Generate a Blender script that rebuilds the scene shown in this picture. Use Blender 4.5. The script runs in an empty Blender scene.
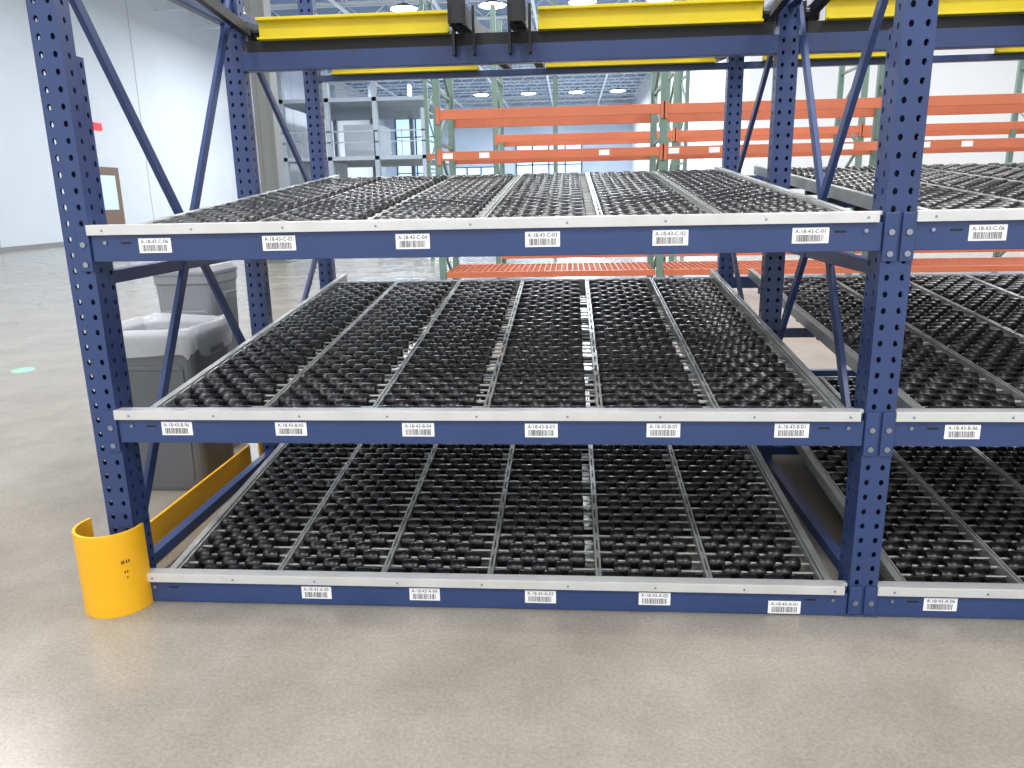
import bpy, math, random
from mathutils import Vector, Matrix
random.seed(3)
scene=bpy.context.scene
try: scene.view_settings.view_transform='Standard'
except Exception: pass
COL=bpy.context.collection
W=2.44; PW=.09; PD=.068; PITCH=W+PW
Z=[0.0,.597,1.204]; SL=.0917; LEN=2.17; Y2=1.35; Y3=2.47
X0=.107; LP=.378

# ---------------- helpers ----------------
def lin(c):
    c=c/255.; return c/12.92 if c<=.04045 else ((c+.055)/1.055)**2.4
def rgb(r,g,b): return (lin(r),lin(g),lin(b),1)
def mat(name,col,rough=.5,metal=0.,var=.0,vscale=4.,bump=0.,bscale=60.,emit=0.,spec=.5,alpha=1.,trans=0.):
    m=bpy.data.materials.new(name); m.use_nodes=True
    nt=m.node_tree; b=nt.nodes['Principled BSDF']
    b.inputs['Base Color'].default_value=col; b.inputs['Roughness'].default_value=rough
    b.inputs['Metallic'].default_value=metal; b.inputs['Specular IOR Level'].default_value=spec
    b.inputs['Alpha'].default_value=alpha; b.inputs['Transmission Weight'].default_value=trans
    if emit>0:
        b.inputs['Emission Color'].default_value=col; b.inputs['Emission Strength'].default_value=emit
    tc=nt.nodes.new('ShaderNodeTexCoord')
    if var>0:
        n=nt.nodes.new('ShaderNodeTexNoise'); n.inputs['Scale'].default_value=vscale; n.inputs['Detail'].default_value=5
        nt.links.new(tc.outputs['Object'],n.inputs['Vector'])
        r=nt.nodes.new('ShaderNodeValToRGB')
        r.color_ramp.elements[0].position=.3; r.color_ramp.elements[1].position=.7
        r.color_ramp.elements[0].color=tuple(c*(1-var) for c in col[:3])+(1,)
        r.color_ramp.elements[1].color=tuple(min(1,c*(1+var)) for c in col[:3])+(1,)
        nt.links.new(n.outputs['Fac'],r.inputs['Fac']); nt.links.new(r.outputs['Color'],b.inputs['Base Color'])
    if bump>0:
        n=nt.nodes.new('ShaderNodeTexNoise'); n.inputs['Scale'].default_value=bscale
        nt.links.new(tc.outputs['Object'],n.inputs['Vector'])
        bp=nt.nodes.new('ShaderNodeBump'); bp.inputs['Strength'].default_value=bump; bp.inputs['Distance'].default_value=.01
        nt.links.new(n.outputs['Fac'],bp.inputs['Height']); nt.links.new(bp.outputs['Normal'],b.inputs['Normal'])
    return m

class MB:
    def __init__(s): s.v=[];s.f=[];s.m=[];s.cur=0
    def add(s,vs,fs):
        o=len(s.v); s.v+= [tuple(v) for v in vs]
        for f in fs: s.f.append(tuple(o+i for i in f)); s.m.append(s.cur)
    def box(s,x0,x1,y0,y1,z0,z1):
        s.add([(x0,y0,z0),(x1,y0,z0),(x1,y1,z0),(x0,y1,z0),(x0,y0,z1),(x1,y0,z1),(x1,y1,z1),(x0,y1,z1)],
          [(0,3,2,1),(4,5,6,7),(0,1,5,4),(1,2,6,5),(2,3,7,6),(3,0,4,7)])
    def bar(s,p,q,w,h,side=(1,0,0)):
        p=Vector(p);q=Vector(q);d=(q-p).normalized();a=Vector(side); a=(a-d*a.dot(d)).normalized(); b=d.cross(a)
        a*=w/2;b*=h/2
        s.add([p-a-b,p+a-b,p+a+b,p-a+b,q-a-b,q+a-b,q+a+b,q-a+b],
          [(0,3,2,1),(4,5,6,7),(0,1,5,4),(1,2,6,5),(2,3,7,6),(3,0,4,7)])
    def tube(s,p,q,r,n=12,r2=None,caps=True):
        p=Vector(p);q=Vector(q);d=(q-p).normalized(); a=d.orthogonal().normalized(); b=d.cross(a)
        r2=r if r2 is None else r2
        vs=[p+(a*math.cos(t)+b*math.sin(t))*r for t in [2*math.pi*i/n for i in range(n)]]
        vs+=[q+(a*math.cos(t)+b*math.sin(t))*r2 for t in [2*math.pi*i/n for i in range(n)]]
        fs=[(i,(i+1)%n,n+(i+1)%n,n+i) for i in range(n)]
        if caps: fs+=[tuple(range(n))[::-1],tuple(range(n,2*n))]
        s.add(vs,fs)
    def loops(s,L,close=True,cap0=False,cap1=False):
        n=len(L[0]); vs=[v for l in L for v in l]; fs=[]
        for k in range(len(L)-1):
            for i in range(n if close else n-1):
                j=(i+1)%n; fs.append((k*n+i,k*n+j,(k+1)*n+j,(k+1)*n+i))
        if cap0: fs.append(tuple(range(n))[::-1])
        if cap1: fs.append(tuple(range((len(L)-1)*n,len(L)*n)))
        s.add(vs,fs)
    def holes(s,O,U,V,w,h,nc,pitch=.05,rx=.0075,ry=.010,depth=.003):
        O=Vector(O);U=Vector(U);V=Vector(V);N=U.cross(V); nr=int(round(h/pitch)); ph=h/nr; cw=w/nc
        for r in range(nr):
            for c in range(nc):
                cx=(c+.5)*cw; cz=(r+.5)*ph
                out=[(-1,-1),(0,-1),(1,-1),(1,0),(1,1),(0,1),(-1,1),(-1,0)]
                vo=[O+U*(cx+a*cw/2)+V*(cz+b*ph/2) for a,b in out]
                an=[math.atan2(b,a) for a,b in out]
                vi=[O+U*(cx+rx*math.cos(t))+V*(cz+ry*math.sin(t)) for t in an]
                vb=[v-N*depth for v in vi]
                s.add(vo+vi+vb,[(i,(i+1)%8,8+(i+1)%8,8+i) for i in range(8)]+[(8+i,8+(i+1)%8,16+(i+1)%8,16+i) for i in range(8)])
    def mesh(s,name,mats):
        me=bpy.data.meshes.new(name); me.from_pydata(s.v,[],s.f)
        for m in mats: me.materials.append(m)
        me.polygons.foreach_set('material_index',s.m); me.update(); return me
    def obj(s,name,mats,parent=None,bevel=0,smooth=False):
        if not isinstance(mats,(list,tuple)): mats=[mats]
        me=s.mesh(name,mats); o=bpy.data.objects.new(name,me); COL.objects.link(o)
        if parent: o.parent=parent
        if smooth:
            for p in me.polygons: p.use_smooth=True
        if bevel:
            b=o.modifiers.new('bevel','BEVEL'); b.width=bevel; b.segments=2; b.limit_method='ANGLE'
        return o
def empty(name,loc=(0,0,0)):
    o=bpy.data.objects.new(name,None); o.location=loc; o.empty_display_size=.2; COL.objects.link(o); return o

# ---------------- materials ----------------
BLUE=mat('blue_paint',rgb(50,70,116),.38,0,.10,3,spec=.5)
GALV=mat('galvanised_steel',rgb(180,182,180),.42,.5,.12,14)
ALU=mat('aluminium_lip',rgb(220,220,218),.42,.3,.06,8)
BLACK=mat('black_roller_plastic',rgb(20,20,22),.30,0,.2,30,spec=.55)
BLK=mat('black_steel',rgb(24,25,28),.5)
YEL=mat('yellow_paint',rgb(226,204,24),.45,0,.06,3)
YELO=mat('safety_yellow_orange',rgb(255,188,26),.38,0,.05,6)
ORG=mat('orange_paint',rgb(205,114,80),.5,0,.08,3)
GRN=mat('green_paint',rgb(112,138,128),.5,0,.08,3)
WHT=mat('label_paper',rgb(252,252,252),.6,emit=.0)
INK=mat('label_ink',rgb(22,22,22),.6)
BOLT=mat('bolt_steel',rgb(150,155,165),.3,.8)

# ---------------- flow rack ----------------
rack=empty('carton_flow_rack')
def post(mb,x,y,h,d=PD,z0=.0):
    mb.holes((x,y,z0),(1,0,0),(0,0,1),PW,h-z0,2)
    mb.holes((x+PW,y,z0),(0,1,0),(0,0,1),d,h-z0,1)
    mb.holes((x,y+d,z0),(0,-1,0),(0,0,1),d,h-z0,1)
    mb.add([(x+PW,y+d,z0),(x,y+d,z0),(x,y+d,h),(x+PW,y+d,h),(x,y,h),(x+PW,y,h)],[(0,1,2,3),(3,2,4,5)])
NB=2
xs=[-PW+PITCH*i for i in range(NB+1)]
for i,x in enumerate(xs):
    mb=MB()
    post(mb,x,0,3.0); post(mb,x,PD+.001,1.83,d=.034)
    post(mb,x,Y2,3.0); post(mb,x,Y3,3.0)
    mb.obj('upright_post_%d'%(i+1),[BLUE],rack)
    mb=MB()
    mb.box(x-.01,x+PW+.01,-.003,.17,0,.008)
    mb.box(x-.02,x+PW+.02,Y2-.03,Y2+.13,0,.008); mb.box(x-.02,x+PW+.02,Y3-.03,Y3+.1,0,.008)
    xc=x+PW/2
    for z in (.07,1.12,2.16):
        mb.box(xc-.02,xc+.02,PD+.034,Y2,z,z+.045)
        mb.box(xc-.02,xc+.02,Y2+PD,Y3,z+.05,z+.095)
    mb.bar((xc-.012,.12,2.12),(xc-.012,Y2+.03,.42),.02,.042)
    mb.bar((xc+.014,Y2+.03,2.32),(xc+.014,.12,.30),.02,.042)
    mb.bar((xc,Y2+.1,2.2),(xc,Y3+.02,1.3),.02,.04)
    mb.bar((xc,Y2+.1,.3),(xc,Y3+.02,1.2),.02,.04)
    mb.obj('frame_bracing_%d'%(i+1),[BLUE],rack,bevel=.003)

def barcode_bars(mb,x,y,z0,z1,w):
    t=x
    while t<x+w-.002:
        b=random.choice([.0009,.0013,.0022]); mb.box(t,t+b,y-.0004,y,z0,z1); t+=b+random.choice([.0012,.0018,.0026])
def text_into(mb,txt,x,y,z,size):
    cu=bpy.data.curves.new('t','FONT'); cu.body=txt; cu.size=size; cu.align_x='CENTER'
    o=bpy.data.objects.new('t',cu); COL.objects.link(o)
    bpy.context.view_layer.update()
    me=bpy.data.meshes.new_from_object(o.evaluated_get(bpy.context.evaluated_depsgraph_get()))
    mb.add([(x+v.co.x,y-.0006,z+v.co.y) for v in me.vertices],[tuple(p.vertices) for p in me.polygons])
    bpy.data.objects.remove(o); bpy.data.meshes.remove(me)

for b in range(NB):
    bx=b*PITCH
    for l,zb in enumerate(Z):
        z0=zb+(.002 if l==0 else 0)
        mb=MB()
        mb.box(bx+.002,bx+W-.002,0,.045,z0,zb+.084)
        mb.box(bx+.002,bx+W-.002,.012,.045,zb+.084,zb+.10)
        mb.box(bx+.002,bx+W-.002,Y3+.01,Y3+.05,zb+.20,zb+.27)
        mb.box(bx+.002,bx+W-.002,Y2+.01,Y2+.05,zb+.095,zb+.135)
        for s,xx in ((0,bx-.040),(1,bx+W)):
            lo=max(zb-.03,.012)
            mb.box(xx,xx+.040,-.009,-.001,lo,zb+.112)
        mb.obj('front_beam_%d_%d'%(b+1,l+1),[BLUE],rack,bevel=.002)
        mb=MB()
        xa,xb=bx-.002,bx+W-.018
        mb.box(xa,xb,-.014,-.002,zb+.084,zb+.113)
        mb.box(xa,xb,-.014,.012,zb+.112,zb+.116)
        mb.box(bx+.002,bx+W-.002,.010,.03,zb+.104,zb+.116)
        mb.obj('aluminium_lip_%d_%d'%(b+1,l+1),[ALU],rack,bevel=.0012)
        mb=MB()
        for k in range(9):
            xx=bx+.05+k*(W-.1)/8
            mb.tube((xx,-.014,zb+.098),(xx,-.0155,zb+.098),.004,8)
        for xx in (bx-.02,bx+W+.02):
            for dz in (-.008,.055):
                if zb+dz>.02: mb.tube((xx,-.009,zb+dz),(xx,-.014,zb+dz),.009,10)
        for xx in (bx+.05,bx+W-.05): mb.tube((xx,-.0,zb+.06),(xx,-.006,zb+.06),.006,10)
        mb.obj('bolts_%d_%d'%(b+1,l+1),[BOLT],rack)
        mb=MB()
        for xx in (bx+.10,bx+W-.14):
            mb.box(xx,xx+.035,-.0006,0,zb+.055,zb+.062)
        mb.obj('beam_slots_%d_%d'%(b+1,l+1),[BLK],rack)
# lane mesh
lane=MB()
RP=.0575; R=.0275; nrow=int((LEN-.03)/RP); wid=.060; cp=.087
N=14
def wheel(cx,cy):
    prof=[(-wid/2,.008),(-wid/2,R-.006),(-wid/2+.005,R-.0005),(0,R),(wid/2-.005,R-.0005),(wid/2,R-.006),(wid/2,.008)]
    L=[]
    for dx,r in prof:
        L.append([(cx+dx,cy+r*math.cos(2*math.pi*i/N),-R+r*math.sin(2*math.pi*i/N)) for i in range(N)])
    lane.loops(L[::-1])
for r in range(nrow):
    cy=.032+r*RP
    off=.0125+wid/2 + (.0425 if r%2 else 0)
    for c in range(4):
        cx=off+c*cp
        if cx+wid/2<LP-.005: wheel(cx,cy)
lane.cur=1
for r in range(nrow):
    cy=.032+r*RP
    lane.tube((.011,cy,-R),(LP-.011,cy,-R),.0045,6,caps=False)
for xx in (0,LP):
    for a,bb in ((-.010,-.003),(.003,.010)):
        if 0<=xx+a and xx+bb<=LP: lane.box(xx+a,xx+bb,0,LEN,-.05,-.010)
for k in range(int(LEN/.12)):
    y=.03+k*.12
    lane.box(0,.006,y,y+.05,-.03,-.014); lane.box(LP-.006,LP,y,y+.05,-.03,-.014)
for xx in (.105,.19,.275):
    lane.box(xx-.004,xx+.004,0,LEN,-.066,-.057)
lane.cur=2
lane.box(0,.003,0,LEN,-.05,-.032); lane.box(LP-.003,LP,0,LEN,-.05,-.032)  # dark filler in divider slots, added to block bright floor showing through
for k in range(7):
    y=.1+k*.33; lane.box(0,LP,y,y+.03,-.085,-.067)
lane_me=lane.mesh('roller_lane',[BLACK,GALV,BLK])
lane_me.polygons.foreach_set('use_smooth',[p.material_index==0 for p in lane_me.polygons])
try: lane_me.set_sharp_from_angle(angle=math.radians(60))
except Exception: pass
ang=math.atan(SL)
for b in range(NB):
    for l,zb in enumerate(Z):
        for i in range(6):
            o=bpy.data.objects.new('roller_lane_%d_%d_%d'%(b+1,l+1,i+1),lane_me); COL.objects.link(o)
            o.parent=rack; o.location=(b*PITCH+X0+i*LP,.032,zb+.110); o.rotation_euler=(ang,0,0)
        mb=MB()
        x_l=b*PITCH+X0; x_r=x_l+6*LP
        for xx in (x_l-.028,x_r+.002):
            LL=LEN+.24
            a=Vector((xx+.013,.048,zb+.080)); c=Vector((xx+.013,.032+LL*math.cos(ang),zb+.08+LL*math.sin(ang)))
            mb.bar(a,c,.026,.05)
        c0=.032+LEN*math.cos(ang)
        mb.box(x_l-.02,x_r+.02,c0,c0+.012,zb+.20,zb+.298)
        mb.obj('bed_side_rails_%d_%d'%(b+1,l+1),[GALV],rack,bevel=.002)
# labels
lab=MB()
pos=[[.635,1.018,1.419,1.805,2.235],[.206,.598,1.025,1.428,1.818,2.218],[.212,.615,1.038,1.438,1.822,2.232]]
rowl='ABC'
for l,zb in enumerate(Z):
    xsl=pos[l]+[2.735]
    for k,x in enumerate(xsl):
        num=len(pos[l])-k if k<len(pos[l]) else 6
        jz=random.uniform(-.001,.002); w=.106; h=.046
        lo=zb+.026+jz
        if l==0 and k==4: lo=.006
        lab.cur=0; lab.box(x-w/2,x+w/2,-.0015,0,lo,lo+h)
        lab.cur=1; barcode_bars(lab,x-w/2+.012,-.0015,lo+.005,lo+.025,w-.024)
        text_into(lab,'A-18-43-%s-0%d'%(rowl[l],num),x,-.0015,lo+.030,.0160)
lab.obj('barcode_labels',[WHT,INK],rack)

# upper pallet flow level
for b in range(NB):
    bx=b*PITCH
    mb=MB()
    mb.box(bx+.002,bx+W-.002,Y2-.01,Y2+.04,1.970,2.05)
    mb.box(bx+.002,bx+W-.002,Y3-.01,Y3+.04,2.075,2.11)
    mb.obj('upper_beam_%d'%(b+1),[BLUE],rack,bevel=.003)
    mb=MB()
    for y,za in ((Y2-.02,2.100),(Y3-.02,2.112)):
        for xa,xb in ((.10,.98),(1.38,2.36)):
            mb.box(bx+xa,bx+xb,y,y+.012,za,za+.085)
            mb.box(bx+xa,bx+xb,y-.035,y+.012,za+.077,za+.09)
            mb.box(bx+xa,bx+xb,y-.035,y+.012,za-.004,za+.006)
    mb.obj('yellow_guide_rail_%d'%(b+1),[YEL],rack,bevel=.002)
    mb=MB()
    mb.box(bx+.03,bx+W-.03,Y2-.005,Y2+.03,2.05,2.10)
    for xx in (.055,1.05,1.30,2.40):
        z=2.14
        ys=Y2-.28 if 1<xx<2 else Y2+.03
        zs=z-.02 if 1<xx<2 else z+.01
        for dx in (-.03,.03):
            mb.bar((bx+xx+dx,ys,zs),(bx+xx+dx,Y3+1.4,z+.22),.008,.08)
        for k in range(22):
            t=k/22; y=ys+.05+t*(Y3+1.4-ys); zz=zs+t*.22
            mb.tube((bx+xx-.028,y,zz),(bx+xx+.028,y,zz),.018,8)
        if 1<xx<2:
            mb.bar((bx+xx,Y2-.27,z-.05),(bx+xx,Y2-.27,z+.10),.075,.012)
            mb.bar((bx+xx-.045,Y2-.05,2.0),(bx+xx-.045,Y2-.05,2.2),.012,.05)
            mb.bar((bx+xx+.045,Y2-.05,2.0),(bx+xx+.045,Y2-.05,2.2),.012,.05)
    for xx in (.045,W-.035):
        mb.bar((bx+xx,.72,2.205),(bx+xx,Y2-.02,2.14),.03,.045)
    mb.obj('pallet_flow_rails_%d'%(b+1),[BLK],rack)

# ---------------- yellow guards ----------------
cx,cy,r=-.082,-.004,.116
n=28; a0,a1=math.radians(155),math.radians(366)
ins=[];out=[]
for i in range(n+1):
    t=a0+(a1-a0)*i/n
    out.append((cx+r*math.cos(t),cy+r*math.sin(t))); ins.append((cx+(r-.010)*math.cos(t),cy+(r-.010)*math.sin(t)))
ring=out+ins[::-1]
mb=MB()
mb.loops([[(x,y,z) for x,y in ring] for z in (.0,.004,.295,.30)],cap0=True,cap1=True)
g=mb.obj('column_guard',[YELO])
for p in g.data.polygons:
    if abs(p.normal.z)<.5: p.use_smooth=True
g.data.set_sharp_from_angle(angle=math.radians(40))
mk=MB()
t0=math.radians(312)
for k,(zz,dt,h) in enumerate([(.19,0,.012),(.19,.05,.012),(.19,.13,.012),(.19,.2,.012),(.155,.05,.008),(.155,.12,.008),(.135,.1,.006)]):
    t=t0+dt; q=[]
    for tt,z in ((t,zz),(t+.035,zz),(t+.035,zz+h),(t,zz+h)):
        q.append((cx+(r+.0006)*math.cos(tt),cy+(r+.0006)*math.sin(tt),z))
    mk.add(q,[(0,1,2,3)])
mk.obj('printed_marks',[INK],g)
mb=MB()
mb.box(-.150,-.138,.17,1.30,.0,.155); mb.box(-.150,-.105,.17,1.30,.0,.008)
mb.box(-.150,-.138,1.42,2.1,.0,.155); mb.box(-.150,-.105,1.42,2.1,.0,.008)
mb.obj('floor_guard_rail',[YELO],None,bevel=.002)

# ---------------- bins ----------------
def rrect(cx,cy,w,d,r,z,n=5):
    P=[]
    for qx,qy,a in ((1,1,0),(-1,1,90),(-1,-1,180),(1,-1,270)):
        for i in range(n+1):
            t=math.radians(a+90*i/n); P.append((cx+qx*(w/2-r)+r*math.cos(t),cy+qy*(d/2-r)+r*math.sin(t),z))
    return P
BIN=mat('grey_bin_plastic',rgb(98,101,105),.5,0,.05,5,bump=.15,bscale=200)
BINL=mat('light_grey_plastic',rgb(140,144,148),.5,0,.05,5)
BAG=mat('clear_bin_liner',rgb(235,238,242),.2,0,0,alpha=.45,spec=.8,bump=.6,bscale=18)
def bin_(name,cx,cy,w,d,h,m,bag,lid):
    e=empty(name,(cx,cy,0))
    mb=MB()
    Ls=[rrect(0,0,w*.84,d*.84,.05,.0),rrect(0,0,w*.86,d*.86,.05,.02),rrect(0,0,w*.97,d*.97,.05,h*.86),
        rrect(0,0,w*.99,d*.99,.05,h*.95),rrect(0,0,w*1.04,d*1.04,.06,h*.955),rrect(0,0,w*1.04,d*1.04,.06,h),
        rrect(0,0,w*.95,d*.95,.05,h),rrect(0,0,w*.90,d*.90,.05,h*.8),rrect(0,0,w*.78,d*.78,.05,.03)]
    mb.loops(Ls,cap0=True,cap1=True)
    for k in (-1,1):
        mb.bar((k*w*.30,-d*.432,.06),(k*w*.34,-d*.482,h*.80),.02,.012)
    mb.bar((-w*.34,-d*.482,h*.80),(w*.34,-d*.482,h*.80),.02,.012,(0,0,1))
    for sx in (-1,1):
        mb.box(sx*w*.50-.02,sx*w*.50+.02,-.07,.07,h*.86,h*.90)
    mb.obj('bin_body',[m],e,bevel=.004)
    if bag:
        mb=MB(); L=[]
        for k,(s,z) in enumerate([(1.05,h*.90),(1.07,h*.93),(1.075,h*.97),(1.06,h+.012),(1.0,h+.05),(.88,h+.03),(.8,h*.75),(.6,h*.55)]):
            P=rrect(0,0,w*s,d*s,.06,z,8); q=[]
            for i,p_ in enumerate(P):
                a=.010*math.sin(i*2.3+k)+.010*random.uniform(-1,1)
                zz=p_[2]+(random.uniform(-.07,.02) if k==0 else random.uniform(-.018,.018))
                q.append((p_[0]*(1+a),p_[1]*(1+a),zz))
            L.append(q)
        mb.loops(L); o=mb.obj('bin_liner',[BAG],e,smooth=True)
        s=o.modifiers.new('s','SUBSURF'); s.levels=1; s.render_levels=1
    if lid:
        mb=MB()
        mb.loops([rrect(0,0,w*1.06,d*1.06,.06,h),rrect(0,0,w*1.06,d*1.06,.06,h+.02),rrect(0,0,w*.95,d*.95,.08,h+.05)],cap0=True,cap1=True)
        mb.obj('bin_lid',[m],e,bevel=.004)
    return e
bin_('trash_bin',-.46,1.22,.46,.42,.78,BIN,True,False)
bin_('trash_bin',-.56,1.78,.34,.34,1.0,BINL,False,True)

# ---------------- orange pallet racks behind ----------------
def pallet_rack(name,yf,ups,depth,beams,h=3.4,decks=(),lz=0):
    e=empty(name)
    mb=MB()
    for x in ups:
        for y in (yf,yf+depth):
            mb.holes((x-.04,y,0),(1,0,0),(0,0,1),.08,h,2,pitch=.1,rx=.009,ry=.014)
            mb.box(x-.04,x+.04,y+.003,y+.07,0,h)
            mb.box(x-.07,x+.07,y-.03,y+.1,0,.01)
        k=0;z=.2
        while z<h-.7:
            a,b_=(yf+.06,yf+depth) if k%2 else (yf+depth,yf+.06)
            mb.bar((x,a,z),(x,b_,z+.6),.03,.04); mb.box(x-.015,x+.015,yf+.06,yf+depth,z-.02,z+.02); z+=.6;k+=1
    mb.obj('green_uprights',[GRN],e)
    mb=MB(); lb=MB()
    for (i,z,hh) in beams:
        xa,xb=ups[i]+.04,ups[i+1]-.04
        for y in (yf-.01,yf+depth+.03):
            mb.box(xa,xb,y,y+.045,z,z+hh)
            mb.box(xa-.05,xa,y-.008,y,z-.05,z+hh+.03); mb.box(xb,xb+.05,y-.008,y,z-.05,z+hh+.03)
        if z<2.0:
            for t in (.03,.2,.75):
                x=xa+(xb-xa)*t; lb.box(x-.06,x+.06,yf-.013,yf-.010,z+.02,z+hh-.02)
    if beams:
        mb.obj('orange_beams',[ORG],e,bevel=.003)
        lb.obj('beam_labels',[WHT],e)
    if decks:
        mb=MB()
        for (i,z) in decks:
            xa,xb=ups[i]+.05,ups[i+1]-.05
            mb.box(xa,xb,yf+.0,yf+.04,z-.07,z); mb.box(xa,xb,yf+depth-.04,yf+depth,z-.07,z)
            n=int((xb-xa)/.07)
            for k in range(n): mb.box(xa+k*.07,xa+k*.07+.01,yf+.04,yf+depth-.04,z-.008,z)
            for k in range(12):
                y=yf+.08+k*(depth-.15)/12; mb.box(xa,xb,y,y+.01,z-.016,z-.008)
        mb.obj('wire_decks',[ORG],e)
    return e
pallet_rack('pallet_rack',7.0,[-.04,2.60,5.40,8.2,11.0],1.1,
   [(0,1.80,.10),(0,2.26,.11),(1,1.80,.10),(1,2.26,.11),(2,1.80,.10),(2,2.26,.11),(3,1.80,.10),(3,2.26,.11)],
   decks=[(0,.48),(1,.48),(2,.48),(3,.48)])
pallet_rack('pallet_rack',10.2,[.35,3.15,5.95,8.75,11.55],1.1,
   [(0,2.2,.11),(1,2.2,.11),(2,2.2,.11),(3,2.2,.11)],decks=[(0,.45),(1,.45),(2,.45)],h=4.2)
pallet_rack('pallet_rack',15.0,[-1.6,1.2,4.0],1.1,[(0,2.2,.11),(1,2.2,.11)],h=6.5)

# ---------------- building ----------------
H=10.0; XL=-15.8; XR=32; YB=-9; YF=72
def floor_mat():
    m=bpy.data.materials.new('polished_concrete'); m.use_nodes=True; nt=m.node_tree; b=nt.nodes['Principled BSDF']
    tc=nt.nodes.new('ShaderNodeTexCoord')
    n1=nt.nodes.new('ShaderNodeTexNoise'); n1.inputs['Scale'].default_value=1.5; n1.inputs['Detail'].default_value=10; n1.inputs['Roughness'].default_value=.68
    n2=nt.nodes.new('ShaderNodeTexNoise'); n2.inputs['Scale'].default_value=90; n2.inputs['Detail'].default_value=3
    for n in (n1,n2): nt.links.new(tc.outputs['Object'],n.inputs['Vector'])
    r1=nt.nodes.new('ShaderNodeValToRGB'); r1.color_ramp.elements[0].position=.32; r1.color_ramp.elements[1].position=.68
    r1.color_ramp.elements[0].color=rgb(139,133,122); r1.color_ramp.elements[1].color=rgb(166,160,149)
    r2=nt.nodes.new('ShaderNodeValToRGB'); r2.color_ramp.elements[0].position=.35; r2.color_ramp.elements[1].position=.65
    r2.color_ramp.elements[0].color=(.87,.87,.87,1); r2.color_ramp.elements[1].color=(1.06,1.06,1.06,1)
    mx=nt.nodes.new('ShaderNodeMix'); mx.data_type='RGBA'; mx.blend_type='MULTIPLY'; mx.inputs['Factor'].default_value=1
    nt.links.new(n1.outputs['Fac'],r1.inputs['Fac']); nt.links.new(n2.outputs['Fac'],r2.inputs['Fac'])
    nt.links.new(r1.outputs['Color'],mx.inputs['A']); nt.links.new(r2.outputs['Color'],mx.inputs['B'])
    nt.links.new(mx.outputs['Result'],b.inputs['Base Color'])
    rr=nt.nodes.new('ShaderNodeMapRange'); rr.inputs['To Min'].default_value=.14; rr.inputs['To Max'].default_value=.28
    nt.links.new(n1.outputs['Fac'],rr.inputs['Value']); nt.links.new(rr.outputs['Result'],b.inputs['Roughness'])
    bp=nt.nodes.new('ShaderNodeBump'); bp.inputs['Strength'].default_value=.04; bp.inputs['Distance'].default_value=.01
    nt.links.new(n2.outputs['Fac'],bp.inputs['Height']); nt.links.new(bp.outputs['Normal'],b.inputs['Normal'])
    return m
mb=MB(); mb.box(XL-.3,XR+.3,YB,YF+.3,-.2,0); mb.obj('floor',[floor_mat()])
WALL=mat('painted_wall',rgb(200,203,208),.7,0,.02,.5)
WALLG=mat('wall_seam_grey',rgb(172,174,178),.7)
mb=MB(); mb.box(XL-.3,XL,YB,YF+.3,0,H); 
mb.cur=1
for k in range(7): mb.box(XL,XL+.01,2+k*9.0,2.05+k*9.0,.15,H)
mb.obj('wall_left',[WALL,WALLG])
mb=MB(); mb.box(XL,XL+.03,YB,YF,0,.14); mb.obj('baseboard_left',[mat('dark_base',rgb(130,128,125),.6)])
WALR=mat('painted_wall_bright',rgb(215,217,220),.7,0,.02,.5)
mb=MB(); mb.box(7.2,XR,24,24.3,0,H); mb.obj('wall_right',[WALR])
mb=MB(); mb.box(7.2,7.5,24.3,YF,0,H); mb.obj('wall_partition',[WALR])
FAR=mat('far_wall',rgb(176,190,206),.7,0,.1,.3)
mb=MB(); mb.box(XL-.3,XR+.3,YF,YF+.3,0,H); mb.obj('wall_back',[FAR])
mb=MB(); mb.box(XR,XR+.3,YB,24,0,H); mb.obj('wall_side',[WALL])
GLASS=mat('daylit_glass',rgb(175,208,242),.2,emit=1.2)
FRM=mat('window_frame',rgb(70,80,95),.5)
wn=1
for xa,xb,za,zb_ in ((-14.8,-11.0,.3,8.5),(-9.5,-5.5,.3,4.0),(-3.5,2.6,.5,6.5)):
    mb=MB(); mb.box(xa,xb,YF-.06,YF-.04,za,zb_)
    mb.cur=1
    n=max(2,int((xb-xa)/1.3))
    for k in range(n+1):
        x=xa+(xb-xa)*k/n; mb.box(x-.07,x+.07,YF-.12,YF-.061,za,zb_)
    k=za
    while k<=zb_+.01: mb.box(xa,xb,YF-.12,YF-.061,k-.05,k+.05); k+=(zb_-za)/5
    mb.obj('window_%d'%wn,[GLASS,FRM]); wn+=1
CE=mat('ceiling_deck',rgb(112,134,166),.7,0,.1,.4)
mb=MB(); mb.box(XL-.3,XR+.3,YB,YF+.3,H,H+.2); mb.obj('ceiling',[CE])
JO=mat('joist_paint',rgb(220,228,236),.5)
mb=MB()
y=6.
while y<71:
    mb.box(XL,XR,y-.05,y+.05,H-.15,H-.05); mb.box(XL,XR,y-.04,y+.04,H-.85,H-.77)
    x=XL;k=0
    while x<XR-1 and x<14:
        mb.bar((x,y,H-.8 if k%2 else H-.1),(x+.9,y,H-.1 if k%2 else H-.8),.04,.05,(0,1,0)); x+=.9;k+=1
    y+=3.6
for x in range(-12,14,4): mb.box(x-.06,x+.06,6,71,H-.95,H-.85)
mb.obj('ceiling_joists_1',[JO])  # joists and web trusses under the ceiling deck
LE=mat('high_bay_lens',(1,.98,.95,1),.4,emit=20.)
HO=mat('high_bay_housing',rgb(120,125,130),.5)
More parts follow.
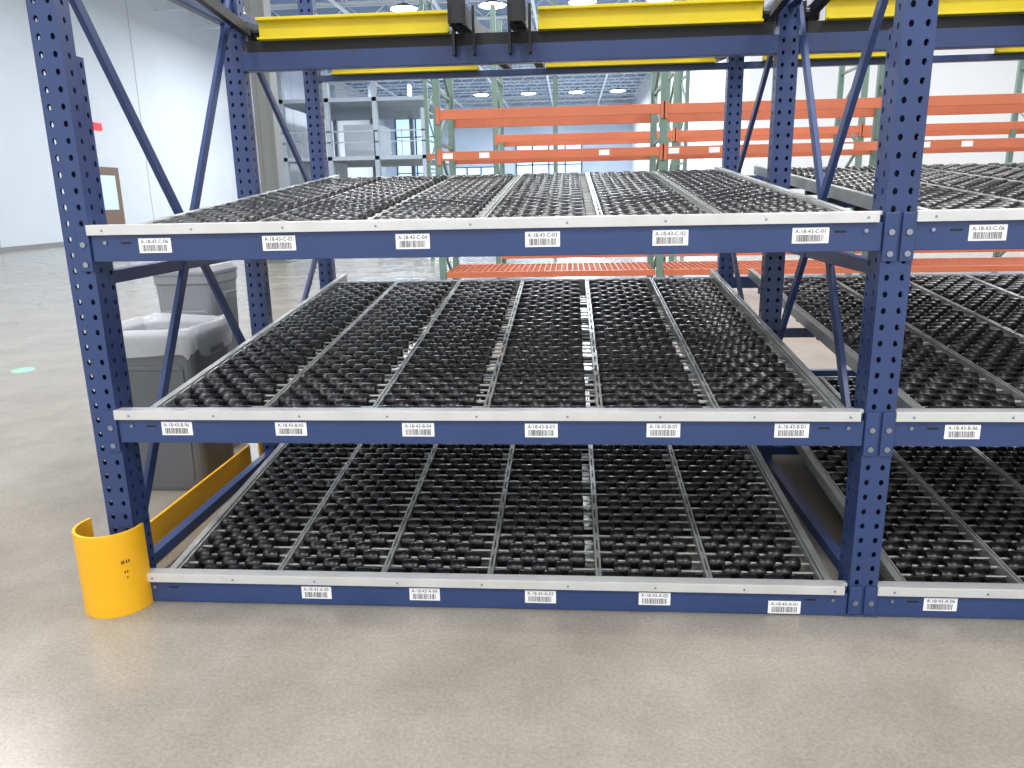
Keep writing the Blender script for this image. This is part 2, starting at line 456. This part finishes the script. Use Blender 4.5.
for nm,sel in (('high_bay_lights',lambda x,y:x<=6),('high_bay_lights',lambda x,y:x>8 and y<20)):
    mb=MB()
    for x in (-11,-5,-1.5,2,5,13,19):
        for y in (3,9,16,23,30,38,47,57):
            if not sel(x,y): continue
            s_=1.0 if y<25 else 1.5
            mb.cur=0; mb.tube((x,y,H-1.42),(x,y,H-1.4),.36*s_,8)
            mb.cur=1; mb.tube((x,y,H-1.399),(x,y,H-1.2),.37*s_,8,.12); mb.tube((x,y,H-1.2),(x,y,H-.97),.015,6)
    mb.obj(nm,[LE,HO])

COLM=mat('grey_column_paint',rgb(128,130,130),.6,0,.05,1)
mb=MB()
s=.42; x,y=-5.15,15
mb.box(x-s/2,x+s/2,y-s/2,y+s/2,.03,H-1.0); mb.box(x-s*.75,x+s*.75,y-s*.75,y+s*.75,0,.03)
for sx in (-1,1): mb.box(x+sx*s*.3-.02,x+sx*s*.3+.02,y-s/2-.02,y-s/2,.03,H-1.0)
mb.obj('steel_column',[COLM],bevel=.01)
DK=mat('mezzanine_grey',rgb(140,148,156),.6,0,.1,.6)
DK2=mat('mezzanine_panel',rgb(165,171,177),.6,0,.1,.6)
e=empty('mezzanine'); mb=MB()
x0,x1,y0,y1=-14.3,-6.2,40,50
for x in (-14.1,-11.6,-9.0,-6.4):
    for y in (y0,y1-.3): mb.box(x,x+.25,y,y+.3,0,8.6 if x<-7 else 6)
for z in (3.4,6.4): mb.box(x0,x1,y0,y1,z,z+.2)
for x in (-13,-11,-9,-7.5): mb.box(x,x+.05,y0,y0+.05,3.6,4.9)
mb.box(x0,x1,y0,y0+.05,4.85,4.92); mb.box(x0,x1,y0,y0+.05,4.3,4.36)
mb.obj('mezzanine_frame',[DK],e)
mb=MB(); mb.box(-13.8,-11.7,y0+2,y0+4,0,3.39); mb.box(-11.2,-9.2,y0+2,y0+5,3.61,5.4); mb.box(-8.6,-6.6,y0+3,y0+5,0,2.6); mb.obj('mezzanine_rooms',[DK2],e)

DB=mat('door_bronze',rgb(112,88,72),.5); DG=mat('door_glass',rgb(195,212,225),.2,emit=.15)
mb=MB(); yd=24.9; XD=XL+.005
mb.box(XD,XD+.06,yd,yd+1.9,0,2.7); mb.cur=1; mb.box(XD+.061,XD+.07,yd+.3,yd+1.6,1.15,2.4)
mb.cur=2; mb.box(XD+.06,XD+.12,yd+.15,yd+.2,1.0,1.1)
mb.obj('door_1',[DB,DG,BOLT])
mb=MB(); mb.box(XD,XD+.05,25.65,26.15,4.0,4.26); mb.obj('exit_sign',[mat('exit_red',rgb(225,40,40),.5,emit=.6)])

# ---------------- lights ----------------
def area(name,loc,size,power,col=(1,.985,.965),rot=(0,0,0)):
    l=bpy.data.lights.new(name,'AREA'); l.energy=power; l.size=size; l.color=col
    o=bpy.data.objects.new(name,l); o.location=loc; o.rotation_euler=rot; COL.objects.link(o); return o
for i,x in enumerate((-8.5,-1,6)):
    for j,y in enumerate((-6,.5,8)):
        area('high_bay_lamp',(x,y,8.5),1.8,[240,345,420][i])
for x in (-9,2): 
    for y in (20,33,48,62): area('hall_lamp',(x,y,8.5),2.5,(550 if x<0 else 1200) if y<30 else (1300 if x<0 else 2300),(.84,.92,1))
area('wall_wash_lamp',(14,16,8.5),3,1400)
l=bpy.data.lights.new('green_floor_spot','SPOT'); l.energy=26000; l.color=(0,1,.2); l.spot_size=math.radians(1.8); l.spot_blend=.8; l.shadow_soft_size=.02  # added spot that casts the green reflection on the floor, source unknown
o=bpy.data.objects.new('green_floor_spot',l); o.location=(-3.2,3.75,6); COL.objects.link(o)
w=bpy.data.worlds.new('world'); scene.world=w; w.use_nodes=True
w.node_tree.nodes['Background'].inputs[0].default_value=(.95,.97,1,1); w.node_tree.nodes['Background'].inputs[1].default_value=1.4

# ---------------- camera ----------------
yaw,pitch,roll,f=-.0785,-.2424,-.0201,763.2
F=Vector((math.sin(yaw)*math.cos(pitch),math.cos(yaw)*math.cos(pitch),math.sin(pitch)))
r0=Vector((math.cos(yaw),-math.sin(yaw),0)); u0=r0.cross(F)
Rv=math.cos(roll)*r0+math.sin(roll)*u0; U=-math.sin(roll)*r0+math.cos(roll)*u0
cam=bpy.data.cameras.new('camera'); co=bpy.data.objects.new('camera',cam); COL.objects.link(co)
co.matrix_world=Matrix(((Rv[0],U[0],-F[0],1.5216),(Rv[1],U[1],-F[1],-2.3608),(Rv[2],U[2],-F[2],1.3856),(0,0,0,1)))
cam.sensor_width=36; cam.lens=f/1024*36; cam.clip_end=300
scene.camera=co
